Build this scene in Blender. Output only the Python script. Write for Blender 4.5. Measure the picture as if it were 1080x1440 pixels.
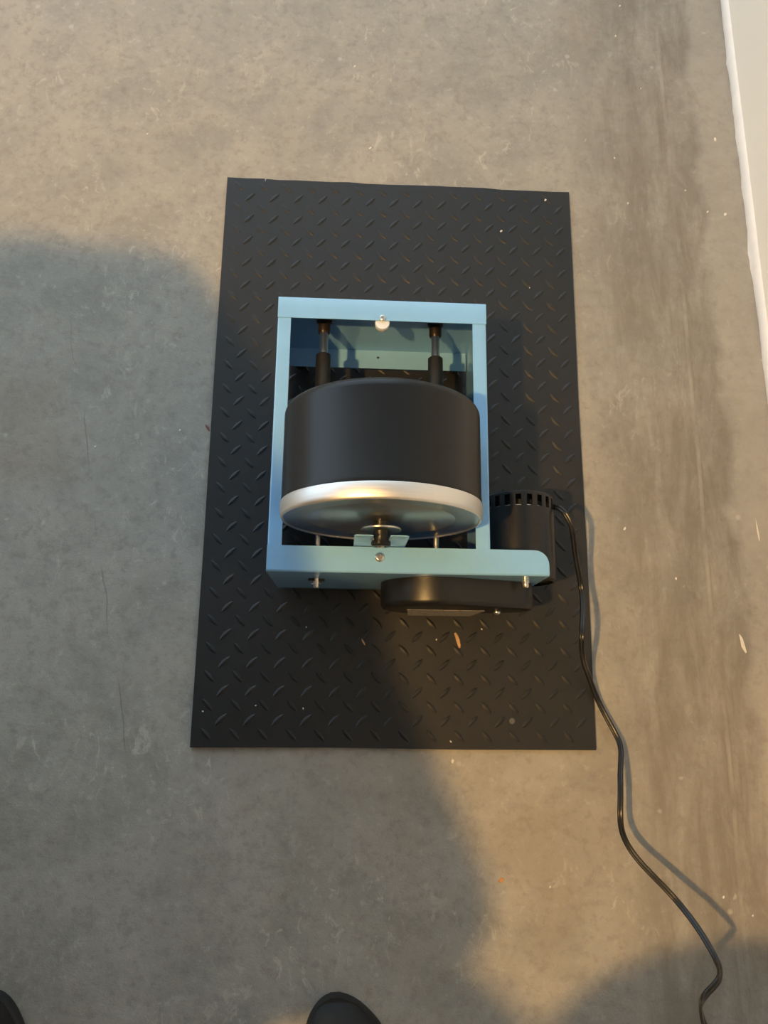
import bpy, bmesh, math, random
from mathutils import Vector, Matrix
random.seed(7)
R_ = math.radians
for o in list(bpy.data.objects):
    bpy.data.objects.remove(o)
scene = bpy.context.scene
C = scene.collection

# ------------------------------------------------------------------ camera
CAM_H = 1.15764
cam_d = bpy.data.cameras.new('camera'); cam = bpy.data.objects.new('camera', cam_d); C.objects.link(cam)
ROT = Matrix(((0.998617, -0.011564, -0.051283), (0.0, 0.975507, -0.219967), (0.052571, 0.219663, 0.974158)))
M = ROT.to_4x4(); M.translation = Vector((0, 0, CAM_H)); cam.matrix_world = M
cam_d.sensor_fit = 'VERTICAL'; cam_d.sensor_height = 36.0; cam_d.lens = 36.0 * 1060 / 1440
cam_d.clip_start = 0.002; cam_d.clip_end = 60
scene.camera = cam

# ------------------------------------------------------------------ daylight, lamp, exposure
SKY = (0.86, 1.08, 1.26); SKY_STRENGTH = 1.55
LAMP_POS = (-1.04, -0.40, 2.55); LAMP_COL = (1.0, 0.58, 0.19); LAMP_STRENGTH = 5400.0
EXPOSURE = 0.0
w = bpy.data.worlds.new('daylight'); scene.world = w; w.use_nodes = True
bg = w.node_tree.nodes['Background']; bg.inputs[0].default_value = (*SKY, 1); bg.inputs[1].default_value = SKY_STRENGTH
vs = scene.view_settings
vs.view_transform = 'Standard'; vs.look = 'None'; vs.exposure = EXPOSURE; vs.gamma = 1.0; vs.use_curve_mapping = False

# ------------------------------------------------------------------ material helpers
def srgb(r, g, b):
    f = lambda c: (c / 255 / 12.92) if c / 255 <= 0.04045 else ((c / 255 + 0.055) / 1.055) ** 2.4
    return (f(r), f(g), f(b), 1)

class NT:
    def __init__(s, name):
        s.m = bpy.data.materials.new(name); s.m.use_nodes = True
        s.t = s.m.node_tree; s.n = s.t.nodes; s.b = s.n['Principled BSDF']
        s.co = s.n.new('ShaderNodeTexCoord').outputs['Object']
    def new(s, k, **kw):
        x = s.n.new(k)
        for a, b in kw.items(): setattr(x, a, b)
        return x
    def link(s, a, b): s.t.links.new(a, b)
    def val(s, sock, v):
        if hasattr(v, 'is_output') or hasattr(v, 'links'): s.link(v, sock)
        else: sock.default_value = v
    def mapping(s, scale=(1, 1, 1), loc=(0, 0, 0)):
        m = s.new('ShaderNodeMapping'); s.link(s.co, m.inputs[0])
        m.inputs['Scale'].default_value = scale; m.inputs['Location'].default_value = loc
        return m.outputs[0]
    def noise(s, scale, detail=4, rough=0.55, vec=None, dist=0.0):
        n = s.new('ShaderNodeTexNoise'); s.link(vec or s.co, n.inputs['Vector'])
        n.inputs['Scale'].default_value = scale; n.inputs['Detail'].default_value = detail
        n.inputs['Roughness'].default_value = rough; n.inputs['Distortion'].default_value = dist
        return n.outputs['Fac']
    def ramp(s, fac, stops):
        r = s.new('ShaderNodeValToRGB'); s.link(fac, r.inputs[0])
        e = r.color_ramp.elements
        while len(e) < len(stops): e.new(0.5)
        for i, (p, c) in enumerate(stops):
            e[i].position = p; e[i].color = c if isinstance(c, tuple) else (c, c, c, 1)
        return r.outputs[0]
    def mix(s, fac, a, b, mode='MIX'):
        x = s.new('ShaderNodeMix', data_type='RGBA', blend_type=mode)
        s.val(x.inputs[0], fac); s.val(x.inputs[6], a); s.val(x.inputs[7], b)
        return x.outputs[2]
    def math(s, op, a, b=None, c=None):
        x = s.new('ShaderNodeMath', operation=op)
        s.val(x.inputs[0], a)
        if b is not None: s.val(x.inputs[1], b)
        if c is not None: s.val(x.inputs[2], c)
        return x.outputs[0]
    def bump(s, h, strength=0.2, dist=0.001):
        b = s.new('ShaderNodeBump'); b.inputs['Strength'].default_value = strength
        b.inputs['Distance'].default_value = dist; s.link(h, b.inputs['Height']); s.link(b.outputs[0], s.b.inputs['Normal'])
    def set(s, **kw):
        for k, v in kw.items(): s.val(s.b.inputs[k.replace('_', ' ')], v)
        return s.m

def simple(name, col, rough=0.5, metal=0.0, var=0.12, scale=40, bump=0.0, spec=0.5, coat=0.0):
    t = NT(name)
    f = t.noise(scale, 5, 0.6)
    dark = tuple(c * (1 - var) for c in col[:3]) + (1,); lite = tuple(min(1, c * (1 + var)) for c in col[:3]) + (1,)
    t.set(Base_Color=t.ramp(f, [(0.3, dark), (0.7, lite)]), Roughness=rough, Metallic=metal)
    t.b.inputs['Specular IOR Level'].default_value = spec
    t.b.inputs['Coat Weight'].default_value = coat
    if bump: t.bump(t.noise(scale * 6, 3), bump, 0.0006)
    return t.m

def concrete():
    t = NT('concrete_floor')
    sx = t.new('ShaderNodeSeparateXYZ'); t.link(t.co, sx.inputs[0]); X, Y = sx.outputs[0], sx.outputs[1]
    big = t.noise(2.2, 6, 0.6); mid = t.noise(9, 7, 0.65, dist=0.4); fine = t.noise(60, 6, 0.7); vf = t.noise(330, 3, 0.6)
    base = t.ramp(big, [(0.32, (0.300, 0.290, 0.256, 1)), (0.5, (0.335, 0.320, 0.280, 1)), (0.68, (0.375, 0.352, 0.306, 1))])
    base = t.mix(t.ramp(mid, [(0.42, 0.0), (0.66, 0.85)]), base, (0.410, 0.386, 0.338, 1))
    base = t.mix(t.ramp(mid, [(0.28, 0.55), (0.44, 0.0)]), base, (0.262, 0.246, 0.212, 1))
    base = t.mix(t.ramp(fine, [(0.34, 0.55), (0.5, 0.0)]), base, (0.245, 0.228, 0.198, 1))
    base = t.mix(t.ramp(fine, [(0.58, 0.0), (0.72, 0.7)]), base, (0.47, 0.45, 0.41, 1))
    scuff = t.math('MULTIPLY', t.ramp(t.noise(38, 7, 0.72, vec=t.mapping(scale=(1.3, 0.8, 1), loc=(7, 3, 0)), dist=0.8), [(0.56, 0.0), (0.64, 1.0)]), t.ramp(t.noise(5, 3, 0.6, vec=t.mapping(loc=(2, 9, 0))), [(0.45, 0.0), (0.65, 1.0)]))
    base = t.mix(t.math('MULTIPLY', scuff, 0.8), base, (0.54, 0.51, 0.45, 1))
    # brownish stains
    st = t.noise(3.1, 3, 0.5, vec=t.mapping(loc=(4.3, 1.7, 0)))
    base = t.mix(t.ramp(st, [(0.60, 0.0), (0.74, 0.35)]), base, (0.27, 0.205, 0.145, 1))
    # worn dirty band running along the wall, with trowel streaks
    wob = t.noise(5, 4, 0.6, vec=t.mapping(scale=(0.6, 1.2, 1)))
    xw = t.math('ADD', X, t.math('MULTIPLY', t.math('SUBTRACT', wob, 0.5), 0.10))
    def step(v, a, b):
        n = t.new('ShaderNodeMapRange', interpolation_type='SMOOTHSTEP'); t.link(v, n.inputs[0])
        n.inputs[1].default_value = a; n.inputs[2].default_value = b; return n.outputs[0]
    band = t.math('MULTIPLY', step(xw, 0.36, 0.50), step(xw, 0.645, 0.622))
    streak = t.noise(7, 7, 0.7, vec=t.mapping(scale=(3.2, 0.7, 1)), dist=0.5)
    streak2 = t.noise(18, 6, 0.7, vec=t.mapping(scale=(2.4, 0.8, 1), loc=(3, 2, 0)), dist=0.6)
    bf = t.math('MULTIPLY', band, t.ramp(streak, [(0.30, 0.05), (0.60, 1.0)]))
    base = t.mix(t.math('MULTIPLY', bf, 0.78), base, (0.200, 0.176, 0.142, 1))
    base = t.mix(t.math('MULTIPLY', t.math('MULTIPLY', band, t.ramp(streak2, [(0.52, 0.0), (0.70, 0.6)])), 0.55), base, (0.40, 0.365, 0.31, 1))
    # cleaner strip against the wall
    base = t.mix(t.math('MULTIPLY', step(xw, 0.625, 0.66), 0.45), base, (0.40, 0.368, 0.315, 1))
    # raised trowel ridge
    rx = t.math('ADD', 0.580, t.math('MULTIPLY', t.math('SUBTRACT', t.noise(2.5, 3, 0.5, vec=t.mapping(scale=(0.0, 1, 1))), 0.5), 0.03))
    rd = t.math('ABSOLUTE', t.math('SUBTRACT', X, rx))
    ridge = t.math('MULTIPLY', step(rd, 0.005, 0.0015), t.ramp(t.noise(6, 4, 0.6, vec=t.mapping(scale=(0.2, 1.3, 1), loc=(0, 5, 0))), [(0.42, 0.0), (0.6, 0.9)]))
    base = t.mix(t.math('MULTIPLY', ridge, 0.4), base, (0.46, 0.42, 0.36, 1))
    # hairline crack in the left half
    cx = t.math('ADD', t.math('ADD', -0.336, t.math('MULTIPLY', Y, -0.20)), t.math('MULTIPLY', t.math('SUBTRACT', t.noise(4.5, 4, 0.5, vec=t.mapping(scale=(0.0, 1, 1), loc=(0, 0.4, 0))), 0.5), 0.055))
    cd = t.math('ABSOLUTE', t.math('SUBTRACT', X, cx))
    crack = t.math('MULTIPLY', t.math('MULTIPLY', step(cd, 0.0013, 0.0005), step(Y, 0.62, 0.5)), t.math('MULTIPLY', step(Y, -0.14, -0.08), t.ramp(t.noise(7, 2, 0.5, vec=t.mapping(scale=(0.1, 1, 1), loc=(1, 2, 0))), [(0.42, 0.0), (0.52, 1.0)])))
    base = t.mix(t.math('MULTIPLY', crack, 0.40), base, (0.10, 0.09, 0.08, 1))
    # tiny pits and pale grit
    vo = t.new('ShaderNodeTexVoronoi'); t.link(t.co, vo.inputs['Vector']); vo.inputs['Scale'].default_value = 26
    spot = t.math('MULTIPLY', step(vo.outputs['Distance'], 0.16, 0.07), t.ramp(t.noise(31, 1, 0.5), [(0.62, 0.0), (0.66, 1.0)]))
    base = t.mix(t.math('MULTIPLY', spot, 0.5), base, (0.56, 0.53, 0.48, 1))
    vo2 = t.new('ShaderNodeTexVoronoi'); t.link(t.mapping(loc=(3, 7, 0)), vo2.inputs['Vector']); vo2.inputs['Scale'].default_value = 19
    pit = t.math('MULTIPLY', step(vo2.outputs['Distance'], 0.13, 0.06), t.ramp(t.noise(17, 1, 0.5), [(0.6, 0.0), (0.64, 1.0)]))
    base = t.mix(t.math('MULTIPLY', pit, 0.22), base, (0.15, 0.13, 0.105, 1))
    hsum = t.math('ADD', t.math('MULTIPLY', fine, 0.5), t.math('ADD', t.math('MULTIPLY', mid, 1.2), t.math('ADD', t.math('MULTIPLY', vf, 0.18), t.math('MULTIPLY', ridge, 0.5))))
    t.bump(hsum, 0.5, 0.005)
    return t.set(Base_Color=base, Roughness=t.ramp(mid, [(0.3, 0.62), (0.7, 0.8)]))

def rubber_mat():
    t = NT('black_rubber_mat')
    d = t.noise(6, 6, 0.65); f = t.noise(150, 4, 0.7)
    base = t.ramp(d, [(0.3, (0.0085, 0.0090, 0.0095, 1)), (0.7, (0.015, 0.015, 0.0152, 1))])
    base = t.mix(t.ramp(f, [(0.62, 0.0), (0.8, 0.25)]), base, (0.06, 0.058, 0.053, 1))
    t.bump(t.noise(420, 2, 0.5), 0.15, 0.0004)
    return t.set(Base_Color=base, Roughness=t.ramp(d, [(0.3, 0.44), (0.7, 0.56)]))

MT = {}
MT['concrete'] = concrete()
MT['mat'] = rubber_mat()
MT['wall'] = simple('cream_wall_paint', (0.90, 0.85, 0.74), 0.7, var=0.03, scale=3, bump=0.08)
MT['baseboard'] = simple('white_trim_paint', (0.92, 0.90, 0.86), 0.5, var=0.04, scale=30)
MT['wall_back'] = simple('tan_block_wall', (0.14, 0.13, 0.12), 0.8, var=0.1, scale=5)
MT['ceiling'] = simple('white_ceiling_paint', (0.58, 0.58, 0.58), 0.8, var=0.03, scale=4)
MT['blue'] = simple('blue_enamel', (0.255, 0.53, 0.87), 0.16, var=0.035, scale=14, bump=0.012, coat=0.3)
MT['rubber'] = simple('black_barrel_rubber', (0.0042, 0.0047, 0.0056), 0.30, var=0.25, scale=18, bump=0.05, spec=0.4)
MT['sleeve'] = simple('black_roller_rubber', (0.012, 0.012, 0.012), 0.5, var=0.15, scale=60)
MT['plastic'] = simple('black_plastic', (0.007, 0.007, 0.0078), 0.36, var=0.1, scale=50)
MT['motor'] = simple('black_motor_enamel', (0.006, 0.006, 0.0072), 0.30, var=0.1, scale=50)
MT['dark'] = simple('motor_core_dark', (0.01, 0.01, 0.01), 0.7)
MT['steel'] = simple('zinc_steel', (0.74, 0.72, 0.68), 0.28, 1.0, var=0.06, scale=80)
MT['nylon'] = simple('white_nylon', (0.80, 0.85, 0.90), 0.45, var=0.03)
MT['brown'] = simple('bronze_bushing', (0.022, 0.015, 0.011), 0.42, 0.3, var=0.2)
MT['cord'] = simple('black_cord_vinyl', (0.010, 0.010, 0.010), 0.30, var=0.1)
MT['foot'] = simple('black_rubber_foot', (0.02, 0.02, 0.02), 0.6)
MT['plate_label'] = None
def brushed(name, col, rough, axis_scale, amt=0.12):
    t = NT(name)
    n = t.noise(12, 5, 0.7, vec=t.mapping(scale=axis_scale))
    t.set(Base_Color=t.ramp(n, [(0.3, tuple(c * (1 - amt) for c in col) + (1,)), (0.7, tuple(min(1, c * (1 + amt)) for c in col) + (1,))]), Metallic=1.0,
          Roughness=t.ramp(n, [(0.3, rough - 0.05), (0.7, rough + 0.07)]))
    t.bump(n, 0.05, 0.0005)
    return t.m
MT['alu'] = brushed('brushed_aluminium', (0.86, 0.85, 0.83), 0.42, (1, 40, 1), 0.05)
MT['lid'] = brushed('steel_lid_plate', (0.55, 0.57, 0.57), 0.34, (1, 1, 1), 0.04)
def label_mat():
    t = NT('printed_silver_label')
    sx = t.new('ShaderNodeSeparateXYZ'); t.link(t.co, sx.inputs[0])
    n = t.noise(1, 3, 0.6, vec=t.mapping(scale=(260, 1, 60)))
    ln = t.math('LESS_THAN', t.math('FRACT', t.math('MULTIPLY', sx.outputs[2], 150)), 0.55)
    ink = t.math('MULTIPLY', t.math('GREATER_THAN', n, 0.56), ln)
    return t.set(Base_Color=t.mix(t.math('MULTIPLY', ink, 0.6), (0.36, 0.345, 0.31, 1), (0.05, 0.05, 0.05, 1)), Metallic=0.35, Roughness=0.4)
MT['plate_label'] = label_mat()
MT['wood'] = simple('pale_wood', (0.62, 0.38, 0.18), 0.6, var=0.2, scale=200)
MT['fleck'] = simple('white_grit', (0.80, 0.76, 0.68), 0.5, var=0.08, scale=300)
MT['orange'] = simple('orange_grit', (0.60, 0.27, 0.10), 0.6, var=0.1, scale=300)
MT['red_mark'] = simple('red_smear', (0.20, 0.09, 0.07), 0.7, var=0.15, scale=300)
MT['grey_spot'] = simple('dried_grey_drop', (0.11, 0.105, 0.10), 0.6, var=0.1, scale=300)
MT['shoe'] = simple('black_shoe_fabric', (0.0065, 0.0075, 0.009), 0.7, var=0.3, scale=120, bump=0.25)
MT['shoe_fleece'] = simple('dark_shoe_fleece', (0.012, 0.009, 0.0075), 0.9, var=0.4, scale=260, bump=0.5)
MT['sole'] = simple('black_shoe_sole', (0.014, 0.013, 0.012), 0.7, var=0.15)
MT['sock'] = simple('white_sock', (0.62, 0.63, 0.68), 0.85, var=0.08, scale=150, bump=0.2)
MT['skin'] = simple('skin', (0.56, 0.34, 0.24), 0.5, var=0.06, scale=25)
MT['hair'] = simple('dark_brown_hair', (0.035, 0.022, 0.014), 0.55, var=0.3, scale=60)
MT['shirt_grey'] = simple('grey_jersey', (0.10, 0.11, 0.13), 0.85, var=0.1, scale=70)
MT['shirt_navy'] = simple('navy_jersey', (0.025, 0.035, 0.07), 0.85, var=0.1, scale=70)
MT['jeans'] = simple('dark_denim', (0.03, 0.04, 0.065), 0.85, var=0.15, scale=120)
MT['phone'] = simple('dark_phone_glass', (0.01, 0.01, 0.012), 0.12, var=0.05)
def emit(name, col, s):
    t = NT(name); t.set(Base_Color=(*col, 1), Emission_Color=(*col, 1), Emission_Strength=s); return t.m
MT['bulb'] = emit('warm_bulb', LAMP_COL, LAMP_STRENGTH)

# ------------------------------------------------------------------ object helpers
def obj(name, bm, mat, parent=None, smooth=False, angle=40):
    me = bpy.data.meshes.new(name)
    bmesh.ops.recalc_face_normals(bm, faces=bm.faces[:]) if len(bm.faces) else None
    bm.to_mesh(me); bm.free()
    me.materials.append(MT[mat] if isinstance(mat, str) else mat)
    if smooth:
        me.polygons.foreach_set('use_smooth', [True] * len(me.polygons))
        me.set_sharp_from_angle(angle=R_(angle))
    o = bpy.data.objects.new(name, me); C.objects.link(o)
    if parent: o.parent = parent
    return o
def tag(o, label, cat, group=None):
    o['label'] = label; o['category'] = cat
    if group: o['group'] = group
    return o
def empty(name, loc=(0, 0, 0), rz=0.0, label=None, cat=None, group=None):
    o = bpy.data.objects.new(name, None); C.objects.link(o); o.location = loc; o.rotation_euler = (0, 0, rz)
    o.empty_display_size = 0.05
    if label: tag(o, label, cat, group)
    return o
def struct(o): o['kind'] = 'structure'; return o

def box(bm, x0, x1, y0, y1, z0, z1, bevel=0.0, seg=2):
    b = bmesh.new()
    bmesh.ops.create_cube(b, size=1.0, matrix=Matrix.Translation(((x0 + x1) / 2, (y0 + y1) / 2, (z0 + z1) / 2)) @ Matrix.Diagonal((x1 - x0, y1 - y0, z1 - z0, 1)))
    if bevel: bmesh.ops.bevel(b, geom=b.edges[:], offset=bevel, segments=seg, profile=0.5, affect='EDGES')
    merge(bm, b)
def merge(bm, b, mat=None):
    if mat is not None: bmesh.ops.transform(b, matrix=mat, verts=b.verts)
    vm = [bm.verts.new(v.co) for v in b.verts]
    b.verts.index_update()
    for f in b.faces:
        try: bm.faces.new([vm[v.index] for v in f.verts])
        except ValueError: pass
    b.free()
AX = {'x': Matrix(((0, 0, 1), (1, 0, 0), (0, 1, 0))).to_4x4(),    # lathe axis z -> x
      'y': Matrix(((0, 1, 0), (0, 0, 1), (1, 0, 0))).to_4x4(),    # lathe axis z -> y
      'z': Matrix.Identity(4)}
def lathe(bm, prof, axis='z', origin=(0, 0, 0), n=48, close=False):
    """prof: list of (radius, t) along the axis; radius 0 closes with a fan."""
    b = bmesh.new(); rings = []
    for r, t in prof:
        if r < 1e-7: rings.append([b.verts.new((0, 0, t))])
        else: rings.append([b.verts.new((r * math.cos(2 * math.pi * i / n), r * math.sin(2 * math.pi * i / n), t)) for i in range(n)])
    for a, c in zip(rings, rings[1:]):
        for i in range(n):
            j = (i + 1) % n
            if len(a) == 1 and len(c) == 1: continue
            if len(a) == 1: b.faces.new((a[0], c[i], c[j]))
            elif len(c) == 1: b.faces.new((a[i], c[0], a[j]))
            else: b.faces.new((a[i], c[i], c[j], a[j]))
    merge(bm, b, Matrix.Translation(origin) @ AX[axis])
def fillet(pts, r, seg=5):
    """round the corners of a closed 2-D polygon; r number or list."""
    out = []; n = len(pts)
    for i in range(n):
        rr = r[i] if isinstance(r, (list, tuple)) else r
        p0, p, p1 = Vector(pts[i - 1]), Vector(pts[i]), Vector(pts[(i + 1) % n])
        if rr <= 0: out.append(tuple(p)); continue
        a, b = (p0 - p).normalized(), (p1 - p).normalized()
        ang = a.angle(b); d = rr / math.tan(ang / 2)
        t0, t1 = p + a * d, p + b * d
        c = p + (a + b).normalized() * (rr / math.sin(ang / 2))
        a0 = math.atan2(t0.y - c.y, t0.x - c.x); a1 = math.atan2(t1.y - c.y, t1.x - c.x)
        da = (a1 - a0 + math.pi) % (2 * math.pi) - math.pi
        for k in range(seg + 1):
            q = a0 + da * k / seg; out.append((c.x + rr * math.cos(q), c.y + rr * math.sin(q)))
    return out
def plate(bm, outline, t0, t1, plane='xy', holes=(), bevel=0.0):
    """2-D outline with holes extruded between t0 and t1 along the plane's normal."""
    b = bmesh.new(); edges = []
    for loop in [outline] + list(holes):
        vs_ = [b.verts.new((p[0], p[1], 0)) for p in loop]
        for i in range(len(vs_)): edges.append(b.edges.new((vs_[i], vs_[(i + 1) % len(vs_)])))
    if holes: bmesh.ops.triangle_fill(b, use_beauty=True, edges=edges)
    else: b.faces.new(b.verts[:])
    ext = bmesh.ops.extrude_face_region(b, geom=b.faces[:])
    bmesh.ops.translate(b, vec=(0, 0, t1 - t0), verts=[v for v in ext['geom'] if isinstance(v, bmesh.types.BMVert)])
    bmesh.ops.translate(b, vec=(0, 0, t0), verts=b.verts)
    bmesh.ops.recalc_face_normals(b, faces=b.faces[:])
    if bevel:
        es = [e for e in b.edges if len(e.link_faces) == 2 and e.calc_face_angle(0) > 1.0 and abs(e.verts[0].co.z - e.verts[1].co.z) < 1e-6]
        bmesh.ops.bevel(b, geom=es, offset=bevel, segments=2, profile=0.5, affect='EDGES')
    m = {'xy': Matrix.Identity(4), 'xz': Matrix(((1, 0, 0), (0, 0, 1), (0, 1, 0))).to_4x4(), 'yz': Matrix(((0, 0, 1), (1, 0, 0), (0, 1, 0))).to_4x4()}[plane]
    merge(bm, b, m)
def circle(cx, cy, r, n=16): return [(cx + r * math.cos(2 * math.pi * i / n), cy + r * math.sin(2 * math.pi * i / n)) for i in range(n)]
def strip(bm, path, th, a0, a1, plane):
    """bent sheet: an open 2-D path thickened inwards (to its left) and extruded from a0 to a1."""
    P = [Vector(p) for p in path]; off = []
    for i, p in enumerate(P):
        d0 = (P[i] - P[i - 1]).normalized() if i else None; d1 = (P[i + 1] - P[i]).normalized() if i < len(P) - 1 else None
        n0 = Vector((-d0.y, d0.x)) if d0 else None; n1 = Vector((-d1.y, d1.x)) if d1 else None
        n = n0 if n1 is None else n1 if n0 is None else (n0 + n1) / (1 + n0.dot(n1))
        off.append(p + n * th)
    plate(bm, [tuple(p) for p in P] + [tuple(p) for p in reversed(off)], a0, a1, plane)
def bend(pts, r, seg=4):
    """round the inner corners of an open 2-D path."""
    out = [pts[0]]
    for i in range(1, len(pts) - 1):
        f = fillet([pts[i - 1], pts[i], pts[i + 1]], [0, r, 0], seg); out += f[1:-1]
    return out + [pts[-1]]
def catmull(P, k=8):
    P = [Vector(p) for p in P]; out = []
    for i in range(len(P) - 1):
        p0, p1, p2, p3 = P[max(i - 1, 0)], P[i], P[i + 1], P[min(i + 2, len(P) - 1)]
        for j in range(k):
            t = j / k
            out.append(0.5 * ((2 * p1) + (p2 - p0) * t + (2 * p0 - 5 * p1 + 4 * p2 - p3) * t * t + (3 * p1 - p0 - 3 * p2 + p3) * t ** 3))
    return out + [P[-1]]
def sweep(bm, path, prof, up=Vector((0, 0, 1)), cap=True):
    """sweep a closed 2-D profile (side, up) along a 3-D path."""
    rings = []; side = None
    for i, p in enumerate(path):
        d = (path[min(i + 1, len(path) - 1)] - path[max(i - 1, 0)]).normalized()
        s = d.cross(up)
        if s.length < 0.25 and side is not None: s = side
        s = s.normalized() if side is None else (s.normalized() * 0.5 + side * 0.5)
        s = (s - d * s.dot(d)).normalized(); side = s; u = s.cross(d)
        rings.append([bm.verts.new(p + s * a + u * b) for a, b in prof])
    n = len(prof)
    for a, c in zip(rings, rings[1:]):
        for i in range(n): bm.faces.new((a[i], a[(i + 1) % n], c[(i + 1) % n], c[i]))
    if cap: bm.faces.new(rings[0]); bm.faces.new(list(reversed(rings[-1])))
def screw_head(name, parent, pos, axis, r=0.0042, h=0.0022, mat='steel'):
    """round pan head with a cross recess; axis is the direction the head faces."""
    bm = bmesh.new()
    n = 24; prof = [(r, 0), (r, h * 0.45), (r * 0.88, h * 0.8), (r * 0.62, h)]
    lathe(bm, prof, n=n)
    # cross recess: top disc with a plus-shaped pocket
    b = bmesh.new(); c = r * 0.14; L = r * 0.45
    plus = [(c, c), (c, L), (-c, L), (-c, c), (-L, c), (-L, -c), (-c, -c), (-c, -L), (c, -L), (c, -c), (L, -c), (L, c)]
    ring = circle(0, 0, r * 0.62, n); edges = []
    vo = [b.verts.new((x, y, h)) for x, y in ring]; vi = [b.verts.new((x, y, h)) for x, y in plus]; vb = [b.verts.new((x, y, h * 0.35)) for x, y in plus]
    for L_ in (vo, vi): edges += [b.edges.new((L_[i], L_[(i + 1) % len(L_)])) for i in range(len(L_))]
    bmesh.ops.triangle_fill(b, use_beauty=True, edges=edges)
    for i in range(12): b.faces.new((vi[i], vi[(i + 1) % 12], vb[(i + 1) % 12], vb[i]))
    b.faces.new(vb); merge(bm, b)
    q = Vector((0, 0, 1)).rotation_difference(Vector(axis)).to_matrix().to_4x4()
    bmesh.ops.transform(bm, matrix=Matrix.Translation(pos) @ q, verts=bm.verts)
    return obj(name, bm, mat, parent, True, 35)

# ------------------------------------------------------------------ the setting
MAT_T = 0.006; FLOOR_Z = -MAT_T           # z = 0 is the top face of the rubber mat
WALL_X = 0.712; CEIL_Z = 2.75
bm = bmesh.new(); box(bm, -3.6, WALL_X + 0.1, -4.6, 4.2, FLOOR_Z - 0.1, FLOOR_Z); struct(obj('floor', bm, 'concrete'))
bm = bmesh.new(); box(bm, WALL_X, WALL_X + 0.1, -4.6, 4.2, FLOOR_Z, CEIL_Z); struct(obj('wall_right', bm, 'wall'))
bm = bmesh.new(); box(bm, -3.6, WALL_X, -4.7, -4.6, FLOOR_Z, CEIL_Z); struct(obj('wall_back', bm, 'wall_back'))
bm = bmesh.new(); box(bm, -3.7, -3.6, -4.7, 0.4, FLOOR_Z, CEIL_Z); struct(obj('wall_left', bm, 'wall_back'))
bm = bmesh.new(); box(bm, -3.7, WALL_X + 0.1, -4.7, 2.4, CEIL_Z, CEIL_Z + 0.1); struct(obj('ceiling', bm, 'ceiling'))
# low white trim with a ragged painted foot
bm = bmesh.new(); N = 600; ya, yb = -4.6, 4.2
prof = [(-0.0035, 0.0), (-0.0046, 0.002), (-0.0050, 0.010), (-0.0044, 0.016), (-0.0024, 0.0205), (0.0, 0.0225)]
rows = []
drift = 0.0
for i in range(N + 1):
    y = ya + (yb - ya) * i / N; drift = drift * 0.8 + random.uniform(-1, 1) * 0.0007; row = []
    for k, (dx, dz) in enumerate(prof):
        j = drift * (1.6 if k == 0 else 0.7 if k == 1 else 0.12) * (1 + (random.random() if k == 0 else 0))
        row.append(bm.verts.new((WALL_X + dx + min(0.003, j), y, FLOOR_Z + dz)))
    rows.append(row)
for a, c in zip(rows, rows[1:]):
    for k in range(len(prof) - 1): bm.faces.new((a[k], c[k], c[k + 1], a[k + 1]))
struct(obj('baseboard_right', bm, 'baseboard', None, True, 60))

# ------------------------------------------------------------------ ceiling lamp (bulb that gives the warm light, plus an added shade)
lamp = empty('ceiling_lamp', (LAMP_POS[0], LAMP_POS[1], CEIL_Z), 0, 'warm bulb under an added dark metal dome shade on the ceiling', 'lamp')
bm = bmesh.new(); lathe(bm, [(0, 0), (0.06, 0), (0.06, -0.012), (0.05, -0.022), (0.03, -0.026), (0.026, -0.10), (0.02, -0.112), (0.0, -0.112)]); obj('lamp_holder', bm, 'nylon', lamp, True)
bm = bmesh.new(); dz = LAMP_POS[2] - CEIL_Z
lathe(bm, [(0, dz - 0.032)] + [(0.032 * math.cos(R_(a)), dz + 0.032 * math.sin(R_(a))) for a in range(-75, 61, 15)] + [(0.0135, dz + 0.045), (0.013, -0.1125), (0.0, -0.1125)], n=32); obj('bulb', bm, 'bulb', lamp, True, 80)

bm = bmesh.new()
sh = [(0.028, dz + 0.075)] + [(0.028 + 0.086 * math.sin(R_(a)), dz - 0.015 + 0.090 * math.cos(R_(a))) for a in range(10, 91, 10)] + [(0.116, dz - 0.085)]
lathe(bm, sh + [(r - 0.002, z - 0.0015) for r, z in reversed(sh)] , n=48); obj('added_lamp_shade', bm, 'plastic', lamp, True)  # unseen dome added to block the bulb's upward and sideways light

# ------------------------------------------------------------------ rubber mat with diamond tread
MAT_W, MAT_L = 0.600, 0.945
MAT_O = (-0.2217, -0.0928); MAT_A = R_(-0.63)
mat = empty('rubber_mat', (MAT_O[0], MAT_O[1], FLOOR_Z), MAT_A, 'black rubber mat with diamond tread lying on the concrete floor under the blue machine', 'mat')
bm = bmesh.new()
nx = 0.0665
outl = [(0, 0), (0.2, 0.0012), (0.4, -0.0006), (MAT_W, 0), (MAT_W + 0.0008, 0.3), (MAT_W - 0.0012, 0.55), (MAT_W, 0.8), (MAT_W, MAT_L)]
outl += [(x, MAT_L + random.uniform(-0.0012, 0.0012)) for x in [MAT_W - 0.03 * i for i in range(1, 18)]]
outl += [(nx + 0.0012, MAT_L), (nx - 0.0003, MAT_L - 0.007), (nx - 0.0014, MAT_L + 0.0004), (0.03, MAT_L - 0.0004), (0.001, MAT_L), (0.0, 0.6), (0.0008, 0.3)]
plate(bm, outl, 0, MAT_T, 'xy'); obj('mat_sheet', bm, 'mat', mat)
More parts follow.
